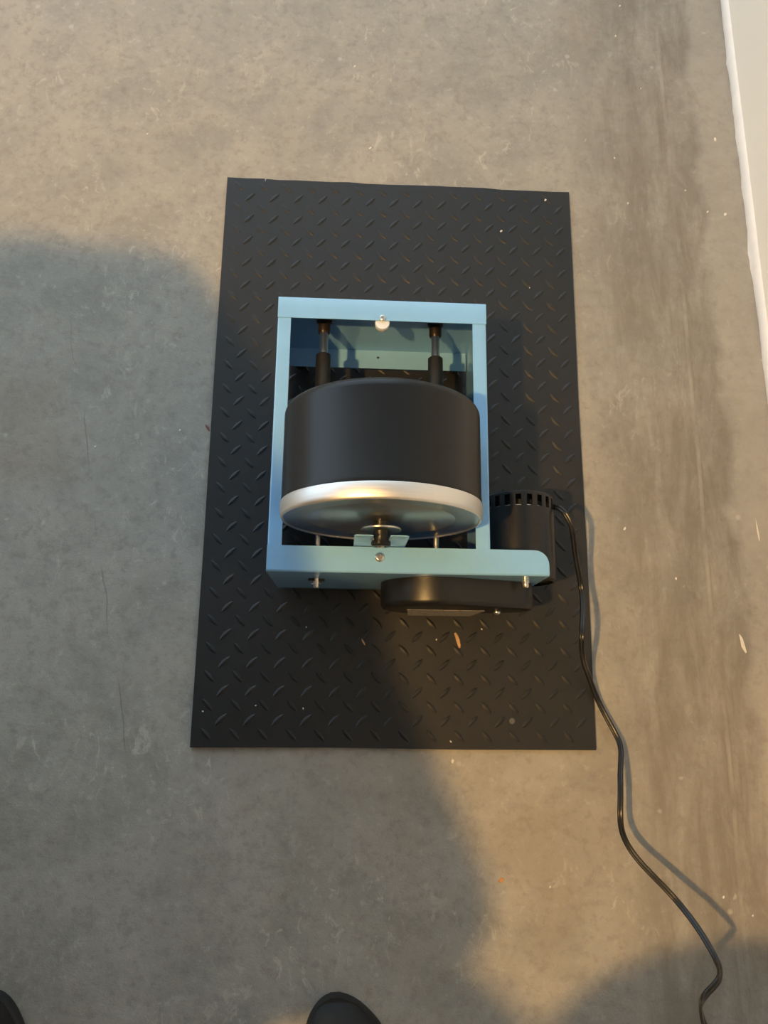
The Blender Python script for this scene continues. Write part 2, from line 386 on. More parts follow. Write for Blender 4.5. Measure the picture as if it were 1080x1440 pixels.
def bar_bm():
    b = bmesh.new(); L, W2, H = 0.0132, 0.0044, 0.0015
    base = []; top = []
    prof = [(-1, 0), (-0.6, 0.62), (0, 1), (0.6, 0.62), (1, 0), (0.6, -0.62), (0, -1), (-0.6, -0.62)]
    for u, v in prof: base.append(b.verts.new((u * L, v * W2, -0.0002)))
    tp = [(-0.62, 0), (-0.35, 0.13), (0, 0.20), (0.35, 0.13), (0.62, 0), (0.35, -0.13), (0, -0.20), (-0.35, -0.13)]
    for u, v in tp: top.append(b.verts.new((u * L, v * W2, H)))
    for i in range(8): b.faces.new((base[i], base[(i + 1) % 8], top[(i + 1) % 8], top[i]))
    b.faces.new(top); return b
PT = 0.04137; bars = []
for j in range(24):
    for i in range(16):
        for kind in (0, 1):
            x = 0.0215 + PT * (i - 1 + 0.5 * kind); y = 0.0188 + PT * (j - 1 + 0.5 * kind)
            if 0.010 < x < MAT_W - 0.010 and 0.010 < y < MAT_L - 0.010:
                bars.append((x, y, R_(-47 if kind == 0 else 45)))
MX0, MX1, MY0, MY1 = 0.112, 0.425, 0.205, 0.655       # footprint of the machine as seen (hidden bars)
def hidden(x, y): return MX0 < x < MX1 and MY0 < y < MY1
vis = sorted([b for b in bars if not hidden(b[0], b[1])], key=lambda b: b[1]); near = vis[:300]; rest = vis[300:] + [b for b in bars if hidden(b[0], b[1])]
first = None
for x, y, a in near:
    if first is None: first = obj('tread_bar', bar_bm(), 'mat', mat, True, 30); o = first
    else: o = first.copy(); C.objects.link(o); o.parent = mat
    o.location = (x, y, MAT_T); o.rotation_euler = (0, 0, a)
bm = bmesh.new()
for x, y, a in rest: merge(bm, bar_bm(), Matrix.Translation((x, y, MAT_T)) @ Matrix.Rotation(a, 4, 'Z'))
o = obj('tread_pattern', bm, 'mat', mat, True, 30); o['kind'] = 'stuff'

# ------------------------------------------------------------------ rock tumbler (local frame: x right, y to the rear, z up from the mat)
TO = (-0.1009, 0.1390); TA = R_(-0.65)
tum = empty('rock_tumbler', (TO[0], TO[1], 0.0), TA, 'light blue metal rock tumbler base with black motor and belt cover standing on the mat', 'rock tumbler')
W, L, HT, ZB, TH = 0.292, 0.3875, 0.190, 0.012, 0.0016
LIPF, LIPR, LIPS = 0.0342, 0.0320, 0.0185
XE = 0.369                                              # right end of the front panel's extension
# front panel: vertical plate + rolled top edge + lip with a rounded end + bottom flange
bm = bmesh.new(); RB = 0.0030
plate(bm, fillet([(0, ZB), (0.302, ZB), (0.372, 0.085), (0.372 - 0.003, HT - RB), (0, HT - RB)], [0, 0.01, 0.012, 0, 0]), 0, TH, 'xz', holes=[circle(0.0605, 0.126, 0.0065)])
arc = [(RB - RB * math.cos(R_(a)), HT - RB + RB * math.sin(R_(a))) for a in range(0, 91, 15)]
arci = [(RB - (RB - TH) * math.cos(R_(a)), HT - RB + (RB - TH) * math.sin(R_(a))) for a in range(90, -1, -15)]
plate(bm, arc + arci, 0, XE, 'yz')
plate(bm, fillet([(0, RB), (XE, RB), (XE, LIPF), (0, LIPF)], [0, 0, 0.019, 0.0008], 8), HT - TH, HT, 'xy')
strip(bm, bend([(0.0, ZB + 0.012), (0.0, ZB), (0.030, ZB)], 0.003), TH, 0.002, W - 0.002, 'yz')
obj('front_panel', bm, 'blue', tum, True, 32)
# rear panel with lip, bottom flange and a small hole
bm = bmesh.new()
strip(bm, bend([(L - LIPR, HT), (L, HT), (L, ZB + 0.006)], 0.003)[::-1], TH, 0.0, W, 'yz')
plate(bm, [(0.003, L - 0.0325), (W - 0.003, L - 0.0325), (W - 0.003, L - TH), (0.003, L - TH)], ZB + 0.012, ZB + 0.012 + TH, 'xy', holes=[circle(0.1466, 0.374, 0.0022, 12)])
obj('rear_panel', bm, 'blue', tum, True, 32)
# side panels, their lips tucked between front and rear lips
for s in (0, 1):
    bm = bmesh.new(); ZL = HT - 0.0008; y0, y1 = (LIPF - 0.0002, L - LIPR + 0.0002)
    if s == 0: strip(bm, bend([(0.0, ZB), (0.0, ZL), (LIPS, ZL)], 0.003)[::-1], TH, y0, y1, 'xz')
    else: strip(bm, bend([(W, ZB), (W, ZL), (W - LIPS - 0.001, ZL)], 0.003), TH, y0, y1, 'xz')
    xa = 0.0 if s == 0 else W - TH
    box(bm, xa + (0.0003 if s == 0 else 0), xa + TH - (0 if s == 0 else 0.0003), 0.0035, y0 + 0.001, ZB, ZL - 0.004); box(bm, xa + (0.0003 if s == 0 else 0), xa + TH - (0 if s == 0 else 0.0003), y1 - 0.001, L - 0.0025, ZB, ZL - 0.004)
    obj('side_panel', bm, 'blue', tum, True, 32)
for fx in (0.022, W - 0.022):
    for fy in (0.020, L - 0.020):
        bm = bmesh.new(); zt = ZB if fy < 0.1 else ZB + 0.012
        lathe(bm, [(0, 0.0021), (0.009, 0.0021), (0.0105, 0.0045), (0.0105, zt), (0, zt)], origin=(fx, fy, 0), n=24); obj('rubber_foot', bm, 'foot', tum, True)
# rollers
ZR, RR, RX = 0.126, 0.0110, (0.0625, 0.2275)
for i, rx in enumerate(RX):
    bm = bmesh.new(); lathe(bm, [(0.004, 0.0825), (RR - 0.001, 0.0825), (RR, 0.0835), (RR, 0.3290), (RR - 0.0015, 0.3305), (0.004, 0.3305)], 'y', (rx, 0, ZR), 32)
    ro = obj('roller', bm, 'sleeve', tum, True)
    bm = bmesh.new(); lathe(bm, [(0, -0.013 if i == 0 else 0.006), (0.0036, -0.0125 if i == 0 else 0.006), (0.0040, -0.0115 if i == 0 else 0.007), (0.0040, 0.076), (0.0062, 0.078), (0.0062, 0.383), (0, 0.383)], 'y', (rx, 0, ZR), 24); obj('shaft', bm, 'steel', ro, True)
    bm = bmesh.new(); lathe(bm, [(0.0063, 0.3640), (0.0082, 0.3640), (0.0092, 0.3660), (0.0092, 0.380), (0.0115, 0.3815), (0.0115, 0.3858), (0.0, 0.3858)], 'y', (rx, 0, ZR), 28); obj('bushing', bm, 'brown', ro, True)
    bm = bmesh.new(); lathe(bm, [(0.0047, 0.018), (0.0088, 0.018), (0.0092, 0.016), (0.0092, 0.004), (0.0115, 0.003), (0.0115, 0.0017), (0.0047, 0.0017)], 'y', (rx, 0, ZR), 28); obj('bushing', bm, 'brown', ro, True)
    if i == 0:
        bm = bmesh.new(); plate(bm, fillet([(rx - 0.0115, ZR - 0.0065), (rx + 0.0115, ZR - 0.0065), (rx + 0.0115, ZR + 0.003), (rx - 0.0115, ZR + 0.003)], 0.003), -0.0035, -0.0002, 'xz'); obj('bushing_flange', bm, 'plastic', ro)
        bm = bmesh.new(); lathe(bm, [(0.0046, -0.0078), (0.0070, -0.0078), (0.0070, -0.0068), (0.0046, -0.0068)], 'y', (rx, 0, ZR), 24); obj('retaining_ring', bm, 'steel', ro, True)
# barrel stop bracket with an open slot, screws, rear bumper
BX, BZ = 0.1452, 0.235
bm = bmesh.new(); zt = 0.264
ol = [(BX - 0.0335, HT - 0.012), (BX + 0.0335, HT - 0.012), (BX + 0.0335, zt), (BX + 0.0105, zt), (BX + 0.0098, BZ), (BX + 0.0070, BZ - 0.008), (BX, BZ - 0.0105), (BX - 0.0070, BZ - 0.008), (BX - 0.0098, BZ), (BX - 0.0105, zt), (BX - 0.0335, zt)]
plate(bm, fillet(ol, [0, 0, 0.005, 0.002, 0, 0, 0, 0, 0, 0.002, 0.005]), LIPF + 0.0003, LIPF + 0.0019, 'xz', bevel=0.0004)
box(bm, BX - 0.0335, BX + 0.0335, LIPF - 0.022, LIPF + 0.0015, HT - 0.0135, HT - 0.0119)
obj('barrel_stop', bm, 'blue', tum, True, 32)
screw_head('screw', tum, (0.1460, 0.0208, HT), (0, 0, 1), 0.0062, 0.0026)
screw_head('screw', tum, (0.1458, 0.3590, HT), (0, 0, 1), 0.0046, 0.0026)
bm = bmesh.new(); lathe(bm, [(0, HT - 0.012), (0.0095, HT - 0.012), (0.0102, HT - 0.0105), (0.0102, HT - 0.003), (0.0095, HT - 0.0018), (0, HT - 0.0018)], 'z', (0.1458, 0.3535, 0), 32); obj('bumper', bm, 'nylon', tum, True)
# motor: slotted shell, end cap, windings
XM, ZM, RM, YM0, YM1 = 0.350, 0.103, 0.050, 0.0022, 0.127
NS = 80; S0, S1 = 0.1045, 0.1205
ys = [YM0 + 0.0, YM0 + 0.003, S0, S1, YM1 - 0.004, YM1]; rs = [RM - 0.003, RM, RM, RM, RM, RM - 0.004]
bm = bmesh.new(); rg = []
for y, r in zip(ys, rs): rg.append([(bm.verts.new((XM + r * math.sin(2 * math.pi * (i + 0.3) / NS), y, ZM + r * math.cos(2 * math.pi * (i + 0.3) / NS))), bm.verts.new((XM + (r - 0.0016) * math.sin(2 * math.pi * (i + 0.3) / NS), y, ZM + (r - 0.0016) * math.cos(2 * math.pi * (i + 0.3) / NS)))) for i in range(NS)])
slot = lambda k, i: k == 2 and (i % 4) in (0, 1)
for k in range(5):
    for i in range(NS):
        j = (i + 1) % NS
        if slot(k, i):
            a, b = rg[k], rg[k + 1]
            bm.faces.new((a[i][0], a[j][0], a[j][1], a[i][1])); bm.faces.new((b[i][0], b[i][1], b[j][1], b[j][0]))
            if not slot(k, (i - 1) % NS): bm.faces.new((a[i][0], a[i][1], b[i][1], b[i][0]))
            if not slot(k, j): bm.faces.new((a[j][0], b[j][0], b[j][1], a[j][1]))
        else:
            for q in (0, 1): bm.faces.new((rg[k][i][q], rg[k][j][q], rg[k + 1][j][q], rg[k + 1][i][q]))
for i in range(NS): bm.faces.new((rg[0][i][0], rg[0][i][1], rg[0][(i + 1) % NS][1], rg[0][(i + 1) % NS][0]))
bm.faces.new([v[0] for v in rg[-1]])
mo = obj('motor', bm, 'motor', tum, True, 30)
bm = bmesh.new(); lathe(bm, [(0, 0.006), (RM - 0.006, 0.006), (RM - 0.006, 0.098), (RM - 0.014, 0.100), (RM - 0.014, 0.116), (0, 0.116)], 'y', (XM, 0, ZM), 40); obj('motor_core', bm, 'dark', mo, True)
bm = bmesh.new(); lathe(bm, [(RM - 0.0125, 0.0995), (RM - 0.0035, 0.0995), (RM - 0.0035, 0.1060), (RM - 0.0125, 0.1060)], 'y', (XM, 0, ZM), 40); obj('stator_ring', bm, 'steel', mo, True)
bm = bmesh.new(); box(bm, XM - 0.012, XM + 0.026, 0.002, 0.014, ZM - 0.09, ZM - 0.04, 0.002); obj('motor_mount', bm, 'motor', mo, True)
# belt cover: hull of two lobes with a rolled front edge
def hull(c1, r1, c2, r2, n=28):
    d = Vector(c2) - Vector(c1); base = math.atan2(d.y, d.x); al = math.acos((r1 - r2) / d.length); out = []
    for i in range(n + 1):
        a = base + al + (2 * math.pi - 2 * al) * i / n; out.append((c1[0] + r1 * math.cos(a), c1[1] + r1 * math.sin(a)))
    for i in range(n + 1):
        a = base - al + 2 * al * i / n; out.append((c2[0] + r2 * math.cos(a), c2[1] + r2 * math.sin(a)))
    return out
c1, c2, DC = (0.2270, 0.0960), (0.3325, 0.1000), 0.0372
bm = bmesh.new(); rings = []
for inset, y in [(0.0, -0.0004), (0.0, -0.030), (0.0008, -0.0335), (0.0028, -0.0362), (0.0060, -DC), (0.030, -DC)]:
    rings.append([bm.verts.new((x, y, z)) for x, z in hull(c1, 0.0745 - inset, c2, 0.0345 - inset)])
for a, b in zip(rings, rings[1:]):
    for i in range(len(a)): bm.faces.new((a[i], a[(i + 1) % len(a)], b[(i + 1) % len(a)], b[i]))
bm.faces.new(rings[-1]); bm.faces.new(list(reversed(rings[0])))
cv = obj('belt_cover', bm, 'plastic', tum, True, 30)
bm = bmesh.new(); fr = [bm.verts.new(p) for p in ((0.1900, -DC - 0.0005, 0.0950), (0.1950, -DC - 0.0042, 0.0440), (0.2870, -DC - 0.0042, 0.0500), (0.3000, -DC - 0.0005, 0.0950))]
bk = [bm.verts.new((v.co.x, -DC + 0.0002, v.co.z)) for v in fr]
bm.faces.new(fr); bm.faces.new(bk[::-1])
for i in range(4): bm.faces.new((fr[i], bk[i], bk[(i + 1) % 4], fr[(i + 1) % 4]))
obj('label_plate', bm, 'plate_label', cv)
screw_head('screw', cv, (0.3155, -DC - 0.002, 0.104), (0, -1, 0.12), 0.0048, 0.0040)
bm = bmesh.new(); lathe(bm, [(0, -DC - 0.0022), (0.0075, -DC - 0.0022), (0.0075, -DC + 0.0005), (0, -DC + 0.0005)], 'y', (0.3155, 0, 0.104), 24); obj('boss', bm, 'plastic', cv, True)
bm = bmesh.new(); lathe(bm, [(0, -0.0105), (0.0030, -0.0105), (0.0042, -0.0090), (0.0042, -0.0040), (0.0052, -0.0038), (0.0052, -0.0002), (0, -0.0002)], 'y', (0.3470, 0, 0.1480), 24); obj('screw', bm, 'steel', tum, True)
# power cord: flat two-core flex from the motor, over the mat edge, up to the wall socket
WC = [(0.2986, 0.2490, 0.105), (0.3082, 0.2403, 0.125), (0.3186, 0.2239, 0.125), (0.3242, 0.2064, 0.12), (0.3318, 0.179, 0.1), (0.3411, 0.1614, 0.08), (0.3491, 0.1318, 0.066), (0.3461, 0.1097, 0.078), (0.3369, 0.0776, 0.098), (0.3344, 0.0527, 0.098), (0.3439, 0.0289, 0.07), (0.362, 0.0145, 0.03), (0.3789, -0.0166, 0.007), (0.3921, -0.0476, 0.007), (0.4073, -0.0783, 0.010), (0.4094, -0.0978, 0.02), (0.3956, -0.1246, 0.047), (0.3917, -0.1474, 0.056), (0.3856, -0.1838, 0.063), (0.3908, -0.2084, 0.055), (0.404, -0.235, 0.06), (0.4288, -0.2624, 0.072), (0.4516, -0.2884, 0.082), (0.4642, -0.3144, 0.112), (0.4696, -0.3362, 0.135), (0.4673, -0.3465, 0.152), (0.4561, -0.3525, 0.168), (0.4432, -0.3649, 0.165), (0.429, -0.3724, 0.175), (0.4143, -0.3701, 0.21), (0.41, -0.40, 0.25), (0.45, -0.47, 0.30), (0.56, -0.55, 0.31), (0.655, -0.58, 0.31)]
inv = Matrix.Rotation(-TA, 4, 'Z') @ Matrix.Translation((-TO[0], -TO[1], 0))
path = catmull([inv @ Vector((0.272, 0.2515, 0.100))] + [inv @ Vector(p) for p in WC], 7)
path = catmull([path[0]] + [sum(path[max(0, i - 4):i + 5], Vector()) / len(path[max(0, i - 4):i + 5]) for i in range(4, len(path) - 1, 4)] + [path[-1]], 5)
cr = 0.00215
pf = [(cr * 0.95 + cr * math.cos(R_(a)), cr * math.sin(R_(a))) for a in range(-150, 151, 30)] + [(-cr * 0.95 + cr * math.cos(R_(a)), cr * math.sin(R_(a))) for a in range(30, 331, 30)]
bm = bmesh.new(); sweep(bm, path, pf); cord = obj('power_cord', bm, 'cord', tum, True, 50)
bm = bmesh.new(); e = inv @ Vector((0.655, -0.58, 0.31)); box(bm, e.x - 0.004, e.x + 0.042, e.y - 0.0125, e.y + 0.0125, e.z - 0.010, e.z + 0.010, 0.004, 3); obj('plug', bm, 'cord', cord, True)
bm = bmesh.new(); q = inv @ Vector((0.292, 0.2505, 0.1035)); lathe(bm, [(0, -0.014), (0.0055, -0.014), (0.0055, -0.002), (0.0040, 0.006), (0, 0.006)], 'x', (q.x, q.y, q.z), 20); obj('strain_relief', bm, 'cord', cord, True)
so = empty('wall_outlet', (WALL_X, -0.58, 0.31), 0, 'white socket plate on the right wall with the cord plugged in', 'outlet')
bm = bmesh.new(); box(bm, -0.006, 0.0, -0.036, 0.036, -0.058, 0.058, 0.002); obj('cover_plate', bm, 'nylon', so, True)
bm = bmesh.new(); box(bm, -0.0085, -0.005, -0.016, 0.016, 0.018, 0.050, 0.001); obj('socket_face', bm, 'nylon', so, True)

# ------------------------------------------------------------------ barrel lying on the rollers
bar = empty('tumbler_barrel', (TO[0], TO[1], 0.0), TA, 'black rubber barrel with brushed aluminium lid ring lying in the blue frame', 'barrel')
RBAR = 0.1252
bm = bmesh.new()
rr = 0.013
lathe(bm, [(0.110, 0.0775), (RBAR - 0.001, 0.0775), (RBAR + 0.0003, 0.0785), (RBAR + 0.0003, 0.0830), (RBAR, 0.0838), (RBAR, 0.2035 - rr)] + [(RBAR - rr + rr * math.cos(R_(a)), 0.2035 - rr + rr * math.sin(R_(a))) for a in range(15, 91, 15)] + [(0.085, 0.2035), (0.080, 0.2015), (0, 0.2015)], 'y', (BX, 0, BZ), 96)
obj('rubber_body', bm, 'rubber', bar, True, 30)
bm = bmesh.new()
lathe(bm, [(0.118, 0.0778), (0.1260, 0.0778), (0.1265, 0.0766), (0.1264, 0.0668), (0.1260, 0.0640), (0.1258, 0.0612), (0.1248, 0.0586), (0.1236, 0.0576), (0.1226, 0.0578), (0.1220, 0.0590), (0.1218, 0.0615)], 'y', (BX, 0, BZ), 96)
obj('lid_ring', bm, 'alu', bar, True, 30)
bm = bmesh.new()
lathe(bm, [(0.1219, 0.0640), (0.1219, 0.0596), (0.094, 0.0598), (0.0925, 0.0606), (0.091, 0.0598), (0.034, 0.0595), (0.030, 0.0585), (0, 0.0585)], 'y', (BX, 0, BZ), 96)
obj('lid_plate', bm, 'lid', bar, True, 30)
bm = bmesh.new(); lathe(bm, [(0.0097, 0.0499), (0.0245, 0.0498), (0.0252, 0.0488), (0.0250, 0.0472), (0.0235, 0.0464), (0.012, 0.0460), (0.0097, 0.0460)], 'y', (BX, 0, BZ), 48); obj('washer', bm, 'steel', bar, True)
bm = bmesh.new(); lathe(bm, [(0, 0.0584), (0.0095, 0.0584), (0.0095, 0.0420), (0.0088, 0.0410), (0.0088, 0.0335), (0.0118, 0.0330), (0.0124, 0.0318), (0.0124, 0.0285), (0.0108, 0.0268), (0.0062, 0.0268), (0.0060, 0.0290), (0, 0.0290)], 'y', (BX, 0, BZ), 32); kn = obj('knob', bm, 'plastic', bar, True)
bm = bmesh.new(); lathe(bm, [(0, 0.0289), (0.0052, 0.0289), (0.0052, 0.0262), (0.0044, 0.0255), (0.0026, 0.0255), (0.0026, 0.0270), (0, 0.0270)], 'y', (BX, 0, BZ), 6); obj('bolt', bm, 'steel', kn)

# ------------------------------------------------------------------ grit, flakes and chips lying about
def flake(name, x, y, z, lx, ly, h, rz, mat_, label, cat, group=None, n=7, jag=0.25):
    bm = bmesh.new(); pts = []
    for i in range(n):
        a = 2 * math.pi * i / n; r = 1 + random.uniform(-jag, jag); pts.append((lx / 2 * r * math.cos(a), ly / 2 * r * math.sin(a)))
    plate(bm, pts, 0, h, 'xy')
    for v in bm.verts:
        if v.co.z > h * 0.5: v.co.x *= 0.7; v.co.y *= 0.7
    o = obj(name, bm, mat_); o.location = (x, y, z); o.rotation_euler = (0, 0, rz); tag(o, label, cat, group); return o
flake('wood_chip', 0.174, 0.062, 0.0, 0.027, 0.006, 0.002, R_(-74), 'wood', 'long pale orange wood sliver on the mat just below the belt cover', 'wood chip', n=8)
flake('wood_chip', 0.0295, 0.0595, 0.0, 0.012, 0.003, 0.0014, R_(-58), 'wood', 'short tan wood sliver on the mat at the edge of the shadow', 'wood chip')
flake('dried_drop', 0.253, -0.057, 0.0, 0.009, 0.009, 0.0007, 0, 'grey_spot', 'round grey dried drop near the mat lower right corner', 'spot', n=12, jag=0.05)
flake('paint_flake', 0.623, 0.058, FLOOR_Z, 0.030, 0.006, 0.001, R_(-78), 'fleck', 'curved white paint flake on the floor beside the wall, right of the mat', 'paint flake', n=9)
flake('paint_flake', 0.667, 0.239, FLOOR_Z, 0.040, 0.0022, 0.001, R_(-86), 'fleck', 'thin straight white sliver on the floor close to the wall', 'paint flake', n=8)
flake('orange_crumb', 0.230, -0.278, FLOOR_Z, 0.009, 0.006, 0.002, 0.3, 'orange', 'tiny orange crumb on the floor at the shadow edge below the mat', 'crumb')
flake('red_mark', -0.222, 0.398, FLOOR_Z, 0.012, 0.005, 0.0004, R_(-55), 'red_mark', 'small reddish smear on the floor touching the mat left edge', 'mark', n=8)
GRIT_MAT = [(0.265, 0.764, 1.2, 'white speck on the mat upper right, above the blue frame corner'), (0.346, 0.828, 1.3, 'pale crumb in the top right corner of the mat'),
            (0.160, -0.086, 0.9, 'white speck at the bottom edge of the mat, right of the middle'), (-0.057, 0.081, 0.7, 'tiny white speck on the mat below the roller shaft end'),
            (-0.059, -0.038, 0.8, 'tiny white speck in the lower left part of the mat, right one of three'), (-0.206, -0.042, 0.7, 'tiny white speck beside the lower left edge of the mat'),
            (-0.129, -0.034, 0.7, 'tiny white speck in the lower left part of the mat, middle one of three'), (0.211, 0.079, 0.8, 'white speck on the mat under the belt cover screw'),
            (0.141, 0.063, 0.7, 'white speck just left of the long wood sliver on the mat'), (0.310, 0.657, 0.5, 'faint speck on the mat right of the blue frame')]
for x, y, k, lab in GRIT_MAT:
    flake('grit_speck', x, y, 0.0, 0.0045 * k, 0.003 * k, 0.0012, random.random() * 3, 'fleck', lab, 'speck', 'white specks on the rubber mat', n=6)
GRIT_FLOOR = [(0.511, 1.256, 1, 'white speck on the floor at the top of the view, left of the wall'), (0.498, 1.187, 1, 'white speck on the floor second from the top near the dark band'),
              (0.538, 1.073, 0.7, 'small white speck in the dark floor band near the top'), (0.478, 0.923, 0.8, 'small white speck on the floor above the mat top right corner'),
              (0.603, 0.861, 0.7, 'small white speck in the dark floor band level with the mat top'), (0.496, 0.831, 0.9, 'white speck on the floor just right of the mat top corner'),
              (0.640, 0.819, 1.2, 'left one of two white flecks lying side by side near the wall'), (0.672, 0.815, 1.5, 'right one of two white flecks lying side by side near the wall'),
              (0.669, 0.970, 1.6, 'elongated white fleck on the pale strip beside the wall'), (0.163, -0.115, 1.2, 'white fleck on the floor right below the mat bottom edge'),
              (0.008, 1.095, 1.0, 'white speck on the floor high above the middle of the mat'), (0.037, 0.925, 1.2, 'white sliver on the floor just above the mat top edge'),
              (-0.354, 0.937, 0.9, 'white speck on the lamplit floor at the upper left'), (-0.266, 0.393, 0.9, 'white speck on the shaded floor just left of the mat'),
              (-0.397, 0.363, 0.8, 'white speck on the shaded floor beside the hairline crack'), (0.301, -0.288, 0.7, 'small white speck on the lit floor right of the orange crumb'),
              (0.448, 0.240, 1.2, 'white fleck on the floor right of the motor and cord'), (0.525, 0.160, 0.9, 'white speck in the dark floor band right of the motor'),
              (0.555, -0.305, 0.9, 'white speck on the floor just right of the cord shadow bend'), (0.596, -0.330, 0.8, 'white speck on the floor at the lower right by the shadow edge')]
for x, y, k, lab in GRIT_FLOOR:
    flake('grit_speck', x, y, FLOOR_Z, 0.0055 * k, 0.0034 * k, 0.0012, R_(70) + random.uniform(-0.5, 0.5), 'fleck', lab, 'speck', 'white specks on the concrete floor', n=6)

# ------------------------------------------------------------------ people
def capsule(bm, p, r1, q, r2, n=14):
    p, q = Vector(p), Vector(q); d = q - p
    prof = [(0, -r1)] + [(r1 * math.cos(R_(a)), r1 * math.sin(R_(a))) for a in (-60, -30, 0)] + [(r2 * math.cos(R_(a)), d.length + r2 * math.sin(R_(a))) for a in (0, 30, 60)] + [(0, d.length + r2)]
    b = bmesh.new(); lathe(b, prof, n=n)
    merge(bm, b, Matrix.Translation(p) @ Vector((0, 0, 1)).rotation_difference(d.normalized()).to_matrix().to_4x4())
def blob(bm, c, rx, ry, rz, rot=None):
    b = bmesh.new(); bmesh.ops.create_icosphere(b, subdivisions=3, radius=1.0)
    merge(bm, b, Matrix.Translation(c) @ (rot or Matrix.Identity(4)) @ Matrix.Diagonal((rx, ry, rz, 1)))
def chain(bm, pts, rad):
    for (p, r), (q, s) in zip(zip(pts, rad), zip(pts[1:], rad[1:])): capsule(bm, p, r, q, s)
def remesh(name, bm, voxel, parent, mats, pick, smooth_it=6):
    me = bpy.data.meshes.new(name); bmesh.ops.recalc_face_normals(bm, faces=bm.faces[:]); bm.to_mesh(me); bm.free()
    tmp = bpy.data.objects.new(name, me); C.objects.link(tmp)
    m = tmp.modifiers.new('r', 'REMESH'); m.mode = 'VOXEL'; m.voxel_size = voxel
    s = tmp.modifiers.new('s', 'SMOOTH'); s.iterations = smooth_it; s.factor = 0.5
    dg = bpy.context.evaluated_depsgraph_get(); new = bpy.data.meshes.new_from_object(tmp.evaluated_get(dg)); bpy.data.objects.remove(tmp)
    new.materials.clear()
    for k in mats: new.materials.append(MT[k])
    for p in new.polygons: p.material_index = pick(p.center); p.use_smooth = True
    o = bpy.data.objects.new(name, new); C.objects.link(o); o.parent = parent; return o
def hand(bm, wrist, fwd, palm_n, side, curl=0.5, scale=1.0, thumb=0.6):
    """palm, four unequal bent fingers and a thumb leaving the side of the palm."""
    f = Vector(fwd).normalized(); n = Vector(palm_n).normalized(); s = f.cross(n).normalized() * side; w0 = Vector(wrist); k = scale
    pc = w0 + f * 0.05 * k
    rot = Matrix((s, f, n)).transposed().to_4x4()
    blob(bm, pc, 0.040 * k, 0.052 * k, 0.016 * k, rot)
    for i, ln in enumerate((0.070, 0.080, 0.074, 0.058)):
        b0 = w0 + f * (0.085 + (0.006 if i in (1, 2) else 0)) * k + s * (0.030 - 0.020 * i) * k; pts = [w0 + f * 0.06 * k + s * (0.026 - 0.018 * i) * k, b0]; a = 0
        for seg in (0.45, 0.32, 0.25):
            a += curl; pts.append(pts[-1] + (f * math.cos(a) + n * math.sin(a)) * ln * seg * k)
        chain(bm, pts, [0.010 * k, 0.0095 * k, 0.009 * k, 0.0085 * k, 0.0075 * k])
    t0 = w0 + f * 0.025 * k + s * 0.03 * k; d = (f * 0.75 + s * 0.75 + n * thumb * 0.4).normalized(); t1 = t0 + d * 0.042 * k; d2 = (f + s * 0.15 + n * thumb * 0.6).normalized()
    chain(bm, [t0, t1, t1 + d2 * 0.032 * k, t1 + d2 * 0.055 * k], [0.014 * k, 0.0115 * k, 0.010 * k, 0.0085 * k])
def head(bm, c, fwd, k=1.0):
    f = Vector(fwd).normalized(); u = Vector((0, 0, 1)); s = f.cross(u).normalized(); u = s.cross(f)
    rot = Matrix((s, f, u)).transposed().to_4x4(); c = Vector(c); P = lambda a, b, d: c + (s * a + f * b + u * d) * k
    blob(bm, P(0, -0.008, 0.025), 0.074 * k, 0.094 * k, 0.088 * k, rot); blob(bm, P(0, 0.022, -0.045), 0.058 * k, 0.066 * k, 0.068 * k, rot); blob(bm, P(0, 0.056, -0.090), 0.026 * k, 0.024 * k, 0.022 * k, rot)
    chain(bm, [P(0, 0.080, 0.005), P(0, 0.102, -0.030)], [0.010 * k, 0.014 * k]); chain(bm, [P(-0.035, 0.072, 0.022), P(0.035, 0.072, 0.022)], [0.013 * k, 0.013 * k])
    chain(bm, [P(-0.020, 0.078, -0.062), P(0.020, 0.078, -0.062)], [0.008 * k, 0.008 * k]); chain(bm, [P(-0.017, 0.076, -0.074), P(0.017, 0.076, -0.074)], [0.008 * k, 0.008 * k])
    for q in (-1, 1): blob(bm, P(0.076 * q, -0.004, -0.012), 0.010 * k, 0.020 * k, 0.031 * k, rot)
    return rot
def hair(name, c, fwd, parent, k=1.0, long=False):
    f = Vector(fwd).normalized(); s = f.cross(Vector((0, 0, 1))).normalized(); u = s.cross(f); rot = Matrix((s, f, u)).transposed().to_4x4()
    b = bmesh.new(); bmesh.ops.create_icosphere(b, subdivisions=4, radius=1.0)
    for v in b.verts:
        nz = math.sin(v.co.x * 17 + v.co.y * 9) * math.sin(v.co.z * 13) * 0.03; v.co *= 1 + nz
    kill = [v for v in b.verts if v.co.y > 0.35 and v.co.z < 0.35 + 0.1 * math.sin(v.co.x * 9) or v.co.z < (-0.95 if long else -0.45) or (v.co.y > 0.0 and v.co.z < -0.1)]
    bmesh.ops.delete(b, geom=kill, context='VERTS')
    bmesh.ops.solidify(b, geom=b.faces[:], thickness=0.05)
    bm = bmesh.new(); merge(bm, b, Matrix.Translation(Vector(c) + (f * -0.010 + u * 0.026) * k) @ rot @ Matrix.Diagonal((0.083 * k, 0.104 * k, 0.098 * k, 1)))
    return obj(name, bm, 'hair', parent, True, 60)
